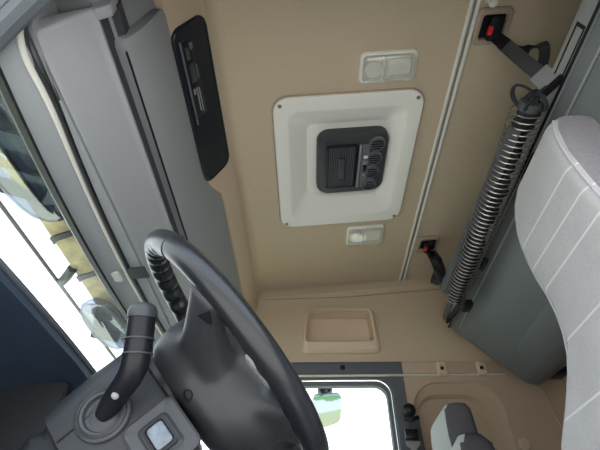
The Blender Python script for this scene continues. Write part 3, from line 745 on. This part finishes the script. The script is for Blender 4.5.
# ------------------------------------------------------------------ windscreen and what is outside it
gd = Vector((-.30, -.62))
bm = B(); gp = [(Wp[0]-.004, Wp[1]+.01), (Wp[0]-.28, .86), (Wp[0]-.286, .858), (Wp[0]-.010, Wp[1]+.012)]
prism(bm, gp, .12, YE+.06); struct('window_1', bm, M['glass'])
zv = 1.56
bm = B(); xa, xb = rx(.765, zv), rx(.884, zv)
t = thing('sun_visor', 'weathered yellow external sun visor strip over the windscreen', 'sun visor', (xb, .3, zv))
prism(bm, [(xb, zv), (xa, zv+.02), (xa, zv+.028), (xb-.004, zv+.008)], .3, 2.1, .002); obj('visor_blade', bm, M['visor'], t)
bm = B(); tube(bm, [(rx(.975, zv-.0), .2, zv), (rx(.975, zv), 2.2, zv)], .007, 8); part_label(obj('rod', bm, M['trimgrey'], t), 'thin grey rod')
for u in ((73, 238), (92, 277)):
    q = PZ(u[0], u[1], zv)
    bm = B(); ribbon(bm, smooth([Vector((xa, q.y-.03, zv+.012)), Vector(((xa+xb)/2, q.y-.02, zv-.004)), Vector((xb, q.y, zv-.006)), Vector((xb-.012, q.y+.03, zv+.01))], 2), .022, .006, (0, 1, 0)); obj('band', bm, M['greydk'], t)
q = PZ(66, 277, zv)
bm = B(); tube(bm, smooth([Vector((xb, q.y-.05, zv)), Vector((q.x, q.y, zv-.008)), Vector((rx(.962, zv), q.y+.03, zv))], 2), [.012]*3+[.02]*10 if False else .017, 8); obj('rod_bracket', bm, M['greydk'], t)
def vlamp(u, v, hl, label, w):
    c = PZ(u, v, zv-.02)
    t = thing('marker_lamp', label, 'lamp', c, rot=(0, 0, 0), group='marker lamps at the sun visor')
    bm = B(); rs = []
    for k in range(13):
        a = pi*k/12; y = -hl*cos(a); s = max(sin(a), .05)**.6
        rs.append([Vector((w*s*cos(2*pi*j/16), y, .05*s*sin(2*pi*j/16))) for j in range(16)])
    loft(bm, rs); obj('lens', bm, M['smoke'], t)
    bm = B(); rs = []
    for k in range(9):
        a = pi*k/8; y = -hl*.8*cos(a); s = max(sin(a), .08)**.8
        rs.append([Vector((w*.62*s*cos(pi*j/8), y, .01+.03*s*sin(pi*j/8))) for j in range(9)])
    loft(bm, rs); obj('reflector', bm, M['reflector'], t)
    for yy in (-.45, .1, .55):
        bm = B(); box(bm, -w*.7, w*.7, yy*hl-.008, yy*hl+.008, -.02, .03, .004, 1, Matrix.Rotation(R(25), 4, 'Z')); obj('lamp_rib', bm, M['greydk'], t)
    bm = B(); box(bm, -.03, .05, -.05, .05, .035, .06, .006); obj('foot', bm, M['greydk'], t)
    return t
vlamp(17, 158, .23, 'clear marker lamp outside the windscreen at the driver end of the visor', .095)
vlamp(108, 325, .17, 'clear marker lamp outside the windscreen behind the stalk', .08)

# ------------------------------------------------------------------ dashboard
t = thing('dashboard', 'dark blue-grey dashboard with a deep instrument hood behind the steering wheel', 'dashboard', (-.75, 1.1, 0))
hz = 1.06; hxr = rx(1.125, hz)
bm = B(); prism(bm, [(-.94, 0), (-.62, 0), (-.62, .80), (-.70, .88), (-.94, .90)], .34, YE, .015); obj('dash_body', bm, M['navy'], t)
# hood: arch shell
hood = []
Y0h, Y1h = .36, 1.14
def hoodring(x, z, ins):
    return [Vector((x, Y0h+ins, .80)), Vector((x, Y0h+ins, z-.05)), Vector((x, Y0h+ins+.05, z-.006)), Vector((x, .6, z)), Vector((x, .85, z)), Vector((x, Y1h-ins-.1, z-.01)), Vector((x, Y1h-ins-.03, z-.06)), Vector((x, Y1h-ins, .80))]
bm = B(); loft(bm, [hoodring(hxr-.36, hz-.06, 0), hoodring(hxr-.02, hz-.004, 0), hoodring(hxr, hz-.008, .004), hoodring(hxr-.004, hz-.02, .012), hoodring(hxr-.30, hz-.07, .012)], cap=False, closed=False)
obj('instrument_hood', bm, M['navy'], t)
bm = B(); tube(bm, smooth(hoodring(hxr+.002, hz-.004, .002), 2), .005, 8); obj('hood_highlight', bm, M['doorgrey'], t)  # paler tube puts the highlight along the hood lip into the colour
bm = B(); box(bm, hxr-.31, hxr-.29, Y0h+.015, Y1h-.015, .72, hz-.07, .004); cl = obj('instrument_cluster', bm, M['blackgl'], t)
for yy in (.58, .78, .95):
    bm = B(); lathe(bm, [(.06, 0), (.062, .012), (.054, .014), (.052, .004), (0, .004)], (hxr-.29, yy, .88), (1, 0, 0), 24); sub('gauge', bm, M['greydk'], cl, t)
bm = B(); box(bm, hxr-.29, hxr-.04, .905, .925, .74, hz-.035, .004); obj('hood_side_panel', bm, M['greydk'], t)
bm = B(); box(bm, hxr-.12, hxr-.02, 1.0, 1.012, .82, hz-.06, .003); obj('divider_fin', bm, M['doorgrey'], t)
bm = B(); box(bm, hxr-.10, hxr+.02, .42, .54, .78, .845, .012)
obj('switch_block', bm, M['greydk'], t)
q = PY(79, 380, 1.09); bm = B(); box(bm, q.x-.010, q.x+.010, q.y-.004, q.y+.004, q.z-.025, q.z+.022, .002); obj('hood_fin', bm, M['grey'], t)
bm = B(); tube(bm, [PY(56, 382, 1.125), PY(47, 408, 1.125)], .0025, 6); obj('hood_seam', bm, M['grey'], t)

# ------------------------------------------------------------------ steering wheel + column
PH = R(48.3); W = Vector((-.1305, .689, .985))
la = Vector((-cos(PH), 0, sin(PH))); lb = Vector((0, -1, 0)); ln = Vector((sin(PH), 0, cos(PH)))
MW = Matrix((la, lb, ln)).transposed()
rotW = MW.to_euler()
def LW(p_): d = p_-W; return Vector((d.dot(la), d.dot(lb), d.dot(ln)))
RW, TR = .21, .0185
t = thing('steering_wheel', 'dark grey leather steering wheel with finger-grip rim in the foreground', 'steering wheel', W, rot=rotW)
bm = B(); N1, N2 = 260, 20; rings = []
for i in range(N1):
    al = 2*pi*i/N1; d = math.degrees(al); d = d-360 if d > 180 else d
    wv = 0
    if -95 < d < 62: wv = min(1, (62-d)/8, (d+95)/8)
    elif 115 < d < 160: wv = min(1, (d-115)/8, (160-d)/8)*.7
    ring = []
    for j in range(N2):
        b = 2*pi*j/N2                                   # b=pi : inner side ; b=-pi/2: underside
        inner = max(0, cos(b-pi*1.1))
        r = TR*(1+wv*.16*inner*sin(i*2*pi/N1*40)) * (1.0+.06*abs(cos(b)))
        ring.append(Vector(((RW+r*cos(b))*cos(al), (RW+r*cos(b))*sin(al), r*sin(b))))
    rings.append(ring)
loft(bm, rings, loop=True); obj('rim', bm, M['leather'], t)
for d in (66, -66):
    al = R(d); c = Vector((RW*cos(al), RW*sin(al), 0)); bm = B()
    rd = Vector((cos(al), sin(al), 0)); tube(bm, [c+rd*(TR*1.04*cos(2*pi*j/20))+Vector((0, 0, TR*1.02*sin(2*pi*j/20))) for j in range(20)], .0011, 6, closed=True); obj('rim_seam', bm, M['black'], t)
# hub pad
def hubring(k, z, dx=0):
    o = []
    for j in range(40):
        a = 2*pi*j/40; ex = .55
        x = math.copysign(abs(cos(a))**ex, cos(a)); y = math.copysign(abs(sin(a))**ex, sin(a))
        taper = 1-.18*(-x if x < 0 else 0)
        o.append(Vector((-.056+.117*x*k+dx, .108*y*k*taper, z)))
    return o
hb_bm = B(); loft(hb_bm, [hubring(.80, .006), hubring(.93, .002), hubring(1.0, -.012), hubring(1.0, -.04, .002), hubring(.96, -.066, .008), hubring(.86, -.092, .014), hubring(.68, -.106, .018), hubring(.4, -.110, .02)])
def spoke(p0, p1, w0, w1, th, sag):
    bm = B(); rs = []
    d = (p1-p0); side = Vector((0, 0, 1)).cross(d).normalized()
    for i in range(9):
        k = i/8; c = p0.lerp(p1, k)+Vector((0, 0, -sag*sin(pi*k)*.5)); w = (w0*(1-k)**1.5+w1*(1-(1-k)**1.5))*(1-.18*sin(pi*k)); h = th*(1-.55*k)
        rs.append([c+side*q[0]+Vector((0, 0, q[1])) for q in rrect(-w/2, w/2, -h, h*.45, h*.6, 4)])
    loft(bm, rs); merge(hb_bm, bm)
for sg_ in (1, -1):
    spoke(Vector((-.034, .06*sg_, -.034)), Vector((-.016, (RW-.004)*sg_, -.004)), .15, .058, .044, .012)
    spoke(Vector((-.125, .05*sg_, -.026)), Vector((-RW*.90, RW*.40*sg_, -.004)), .10, .075, .032, .0)
hb = obj('hub', hb_bm, M['hub'], t, ang=180)
rm = hb.modifiers.new('remesh', 'REMESH'); rm.mode = 'VOXEL'; rm.voxel_size = .0045; rm.use_smooth_shade = True
sm_ = hb.modifiers.new('smooth', 'SMOOTH'); sm_.factor = .6; sm_.iterations = 14
bpy.context.view_layer.update()
from mathutils.bvhtree import BVHTree
bv = BVHTree.FromObject(hb, bpy.context.evaluated_depsgraph_get())
def on_hub(u, v):
    o = LW(CAM); d = ray(u, v); dl = Vector((d.dot(la), d.dot(lb), d.dot(ln)))
    h = bv.ray_cast(o, dl); print('hub hit', u, v, h[0]); return h[0], h[1]
h_, n_ = on_hub(206, 317)
if h_ is not None:
    bm = B(); lathe(bm, [(.013, -.002), (.0135, .0008), (.012, .0012), (0, .0008)], h_, n_, 3); bmesh.ops.bevel(bm, geom=bm.edges[:], offset=.0006, segments=1, affect='EDGES'); sub('thumb_pocket', bm, M['black'], hb, t)
h_, n_ = on_hub(188, 395)
if h_ is not None:
    bm = B(); lathe(bm, [(.008, -.002), (.008, .001), (.0055, .0015), (.005, -.001), (0, -.001)], h_, n_, 14); sub('screw_hole', bm, M['black'], hb, t)
bm = B(); box(bm, -.15, -.09, .122, .146, -.016, -.008, .003); obj('shift_paddle', bm, M['bunkrail'], t)

# column shroud
t = thing('steering_column', 'grey plastic steering column shroud with a control stalk under the wheel', 'steering column', W, rot=rotW)
bm = B(); rs = []
for z, hx, hy, r in ((-.113, .056, .066, .02), (-.117, .068, .077, .024), (-.128, .073, .083, .026), (-.18, .071, .085, .026), (-.225, .067, .086, .028), (-.252, .063, .086, .028), (-.256, .057, .08, .028)):
    rs.append([Vector((p_[0]-(.078-hx)*.4, p_[1], z)) for p_ in rrect(-hx-.012, hx, -hy, hy, r, 5)])
loft(bm, rs); sh = obj('shroud', bm, M['shroud'], t)
bm = B(); rs = []
for k in range(13):
    z = -.25-.014*k; g = .004 if k % 2 else 0
    rs.append([Vector((p_[0]-.01, p_[1], z)) for p_ in rrect(-.074+g, .058-g, -.078+g, .080-g, .025, 5)])
loft(bm, rs); obj('gaiter', bm, M['rubber'], t)
bm = B(); tube(bm, [(.012, .0842, -.13), (.006, .0862, -.20), (.002, .0870, -.25)], .0016, 6); obj('shroud_seam', bm, M['black'], t)
bm = B(); lathe(bm, [(.068, 0), (.068, .05)], (0, 0, -.125), (0, 0, 1), 24); obj('column_shaft', bm, M['black'], t)
# stalk
Yn = W.y-.087
sb_ = LW(PY(103, 414, Yn))
bm = B(); lathe(bm, [(.037, 0), (.036, .003), (.033, .005), (.031, .003), (.028, .006), (.025, .005), (.022, -.001), (.018, .0005), (0, .0005)], (sb_.x, .087, sb_.z), (0, 1, 0), 28); obj('stalk_collar', bm, M['greydk'], t)
p0 = Vector((sb_.x, .082, sb_.z)); p1 = LW(PY(113, 400, Yn-.012)); p2 = LW(PY(133, 374, Yn-.045)); p3 = LW(PY(138, 350, Yn-.06)); p4 = LW(PY(143, 311, Yn-.075))
path = smooth([p0, p1, p2, p3, p4], 2); m_ = len(path)
bm = B(); tube(bm, path, [.0125+.0055*min(1, i/(m_*.6)) for i in range(m_)], 16)
stalk = obj('stalk', bm, M['black'], t)
dd = (p4-p3).normalized()
bm = B(); lathe(bm, [(.0192, -.010), (.0195, 0), (.017, .006), (.013, .009), (0, .009)], p4, dd, 20); sub('stalk_cap', bm, M['greydk'], stalk, t)
for k in (.25, .62):
    c = p3.lerp(p4, k-.35)
    bm = B(); lathe(bm, [(.0194, -.001), (.0198, 0), (.0194, .001)], c, dd, 20); sub('ring_groove', bm, M['greydk'], stalk, t)
c = LW(PY(116, 396, Yn-.033))
bm = B(); lathe(bm, [(.005, 0), (.005, .004), (.003, .006), (0, .006)], c, (0, 1, 0), 12); sub('stalk_pin', bm, M['grey'], stalk, t)
# lit switch in its bezel
c = LW(PY(161, 437, Yn)); c.y = .0855
fwd = Vector((0, 1, 0))
def fr(w, h, r, d): return [Vector((c.x+q[1], c.y+d, c.z+q[0])) for q in rrect(-w, w, -h, h, r, 5)]
bm = B(); loft(bm, [fr(.038, .040, .012, -.004), fr(.038, .040, .012, .002), fr(.035, .037, .011, .004), fr(.022, .026, .008, -.004+.006), fr(.018, .022, .007, .006), fr(.016, .020, .006, .006)]); obj('switch_bezel', bm, M['greydk'], t)
bm = B(); loft(bm, [fr(.0165, .021, .006, .005), fr(.0165, .021, .006, .009), fr(.013, .0175, .005, .0095), fr(.012, .0165, .005, .007)]); sw = obj('switch_rim', bm, M['black'], t)
bm = B(); loft(bm, [fr(.0115, .016, .004, .007), fr(.0110, .0155, .004, .010), fr(.009, .0135, .003, .011)]); part_label(sub('switch_button', bm, M['blueglass'], sw, t), 'clear shiny switch button')

# ------------------------------------------------------------------ driver seat
t = thing('driver_seat', 'tall light grey cloth driver seat with stitched lines in the foreground', 'seat', (.55, .69, 0))
sec = [(.52, .43, .95, .43, .15), (.70, .43, .94, .435, .15), (.86, .445, .90, .452, .15), (.97, .475, .825, .478, .15), (1.04, .495, .80, .492, .145), (1.13, .52, .802, .498, .14), (1.22, .535, .822, .496, .135), (1.32, .55, .826, .499, .13), (1.40, .56, .815, .513, .12), (1.445, .567, .805, .531, .105), (1.463, .578, .797, .547, .085), (1.470, .60, .775, .57, .05)]
bm = B(); rs = []
for z, a, b, x, th in sec:
    rs.append([Vector((q[0]-.013, q[1], z)) for q in rrect(x, x+th, a, b, min(.035, th*.35), 5)])
loft(bm, rs)
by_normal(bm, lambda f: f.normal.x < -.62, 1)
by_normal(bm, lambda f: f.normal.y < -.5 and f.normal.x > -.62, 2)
for f in bm.faces:                                      # bottom of the cushion roll stays plain
    pass
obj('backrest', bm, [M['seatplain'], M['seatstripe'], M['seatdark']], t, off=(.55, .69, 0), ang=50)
for nm, idx in (('near', 1), ('far', 2)):
    bm = B(); pts = [Vector((x-.013+.008, (a+.012 if idx == 1 else b-.012), z)) for z, a, b, x, th in sec[:-2]]
    tube(bm, smooth(pts, 1), .003, 6); obj('piping', bm, M['seatplain'], t)
bm = B(); box(bm, .02, .50, .44, .94, .36, .50, .05, 4); obj('cushion', bm, M['seatplain'], t)
bm = B(); box(bm, .08, .48, .52, .86, .0, .37, .02, 2); obj('pedestal', bm, M['greydk'], t)

# ------------------------------------------------------------------ passenger seat
t = thing('passenger_seat', 'grey passenger seat with a charcoal-sided headrest in front of the moulded niche', 'seat', (.48, 1.51, 0))
yn, yf = 1.40, 1.66
tq = PY(465, 399, yn); bq = PY(468, 431, yn); lq = PY(452, 415, yn); rq = PY(478, 425, yn)
print('pass head', tq, bq, lq, rq)
zt_, zb_ = tq.z, bq.z-.05
bm = B(); rs = []
for k, (x0, x1, yi) in ((0, (.01, .0, .03)), (.08, (.0, .0, .01)), (.3, (-.006, .0, 0)), (.6, (-.004, .0, 0)), (.85, (.0, .0, .003)), (.95, (.008, -.006, .01)), (1.0, (.03, -.025, .04))):
    z = zb_+(zt_-zb_)*k; lx = lq.x-.012-.002*k; rx_ = rq.x+.006-.008*k
    rs.append([Vector((q[0], q[1], z)) for q in rrect(lx+x0, rx_+x1, yn+yi, yf-yi, .03, 5)])
loft(bm, rs); by_normal(bm, lambda f: f.normal.y < -.4 or f.normal.z > .6, 1)
hr = obj('headrest', bm, [M['headlt'], M['headdk']], t, ang=45)
z1_ = PY(462, 433, yn-.03).z
bm = B(); rs = []
for z, a, b, x0, x1 in ((.45, 1.24, 1.78, .34, .52), (.8, 1.25, 1.77, .385, .53), (z1_-.12, 1.29, 1.73, .42, .54), (z1_-.03, 1.34, 1.70, .44, .545), (z1_, 1.37, 1.67, .46, .53)):
    rs.append([Vector((q[0]-.025, q[1], z)) for q in rrect(x0, x1, a, b, .04, 5)])
loft(bm, rs); by_normal(bm, lambda f: f.normal.y < -.5, 1); obj('backrest', bm, [M['headlt'], M['headdk']], t, ang=45)
for yy in (1.46, 1.58):
    bm = B(); tube(bm, [(.475, yy, z1_-.05), (.475, yy, zb_+.05)], .008, 8); obj('headrest_post', bm, M['chrome'], t)
bm = B(); box(bm, .04, .50, 1.25, 1.77, .34, .47, .05, 4); obj('cushion', bm, M['headlt'], t)
bm = B(); box(bm, .10, .45, 1.33, 1.69, 0, .35, .02, 2); obj('pedestal', bm, M['greydk'], t)

# ------------------------------------------------------------------ light
w = bpy.data.worlds.new('sky'); S.world = w; w.use_nodes = True; nt = w.node_tree
bg = nt.nodes['Background']
tc = nt.nodes.new('ShaderNodeTexCoord'); sp = nt.nodes.new('ShaderNodeSeparateXYZ'); nt.links.new(tc.outputs['Generated'], sp.inputs[0])
cr = nt.nodes.new('ShaderNodeValToRGB'); e = cr.color_ramp.elements
e[0].position = 0; e[0].color = (.35, .36, .36, 1); e[1].position = .8; e[1].color = (.62, .78, 1, 1)
q = e.new(.16); q.color = (.70, .72, .74, 1); q = e.new(.4); q.color = (.95, .98, 1, 1)
nt.links.new(sp.outputs[2], cr.inputs[0]); nt.links.new(cr.outputs[0], bg.inputs[0]); bg.inputs[1].default_value = 3.6
sl = bpy.data.lights.new('sun', 'SUN'); so = bpy.data.objects.new('sun', sl); COL.objects.link(so)
sl.energy = 13; sl.angle = R(1.5); sl.color = (1, .95, .86)
so.rotation_euler = Vector((-.45, .35, -1)).to_track_quat('-Z', 'Y').to_euler()

S.view_settings.view_transform = 'Standard'; S.view_settings.look = 'None'; S.view_settings.gamma = 1; S.view_settings.use_curve_mapping = False
S.view_settings.exposure = -0.06
S.cycles.max_bounces = 10; S.cycles.diffuse_bounces = 6; S.cycles.transparent_max_bounces = 12
S.cycles.use_denoising = True
S.cycles.sample_clamp_indirect = 8
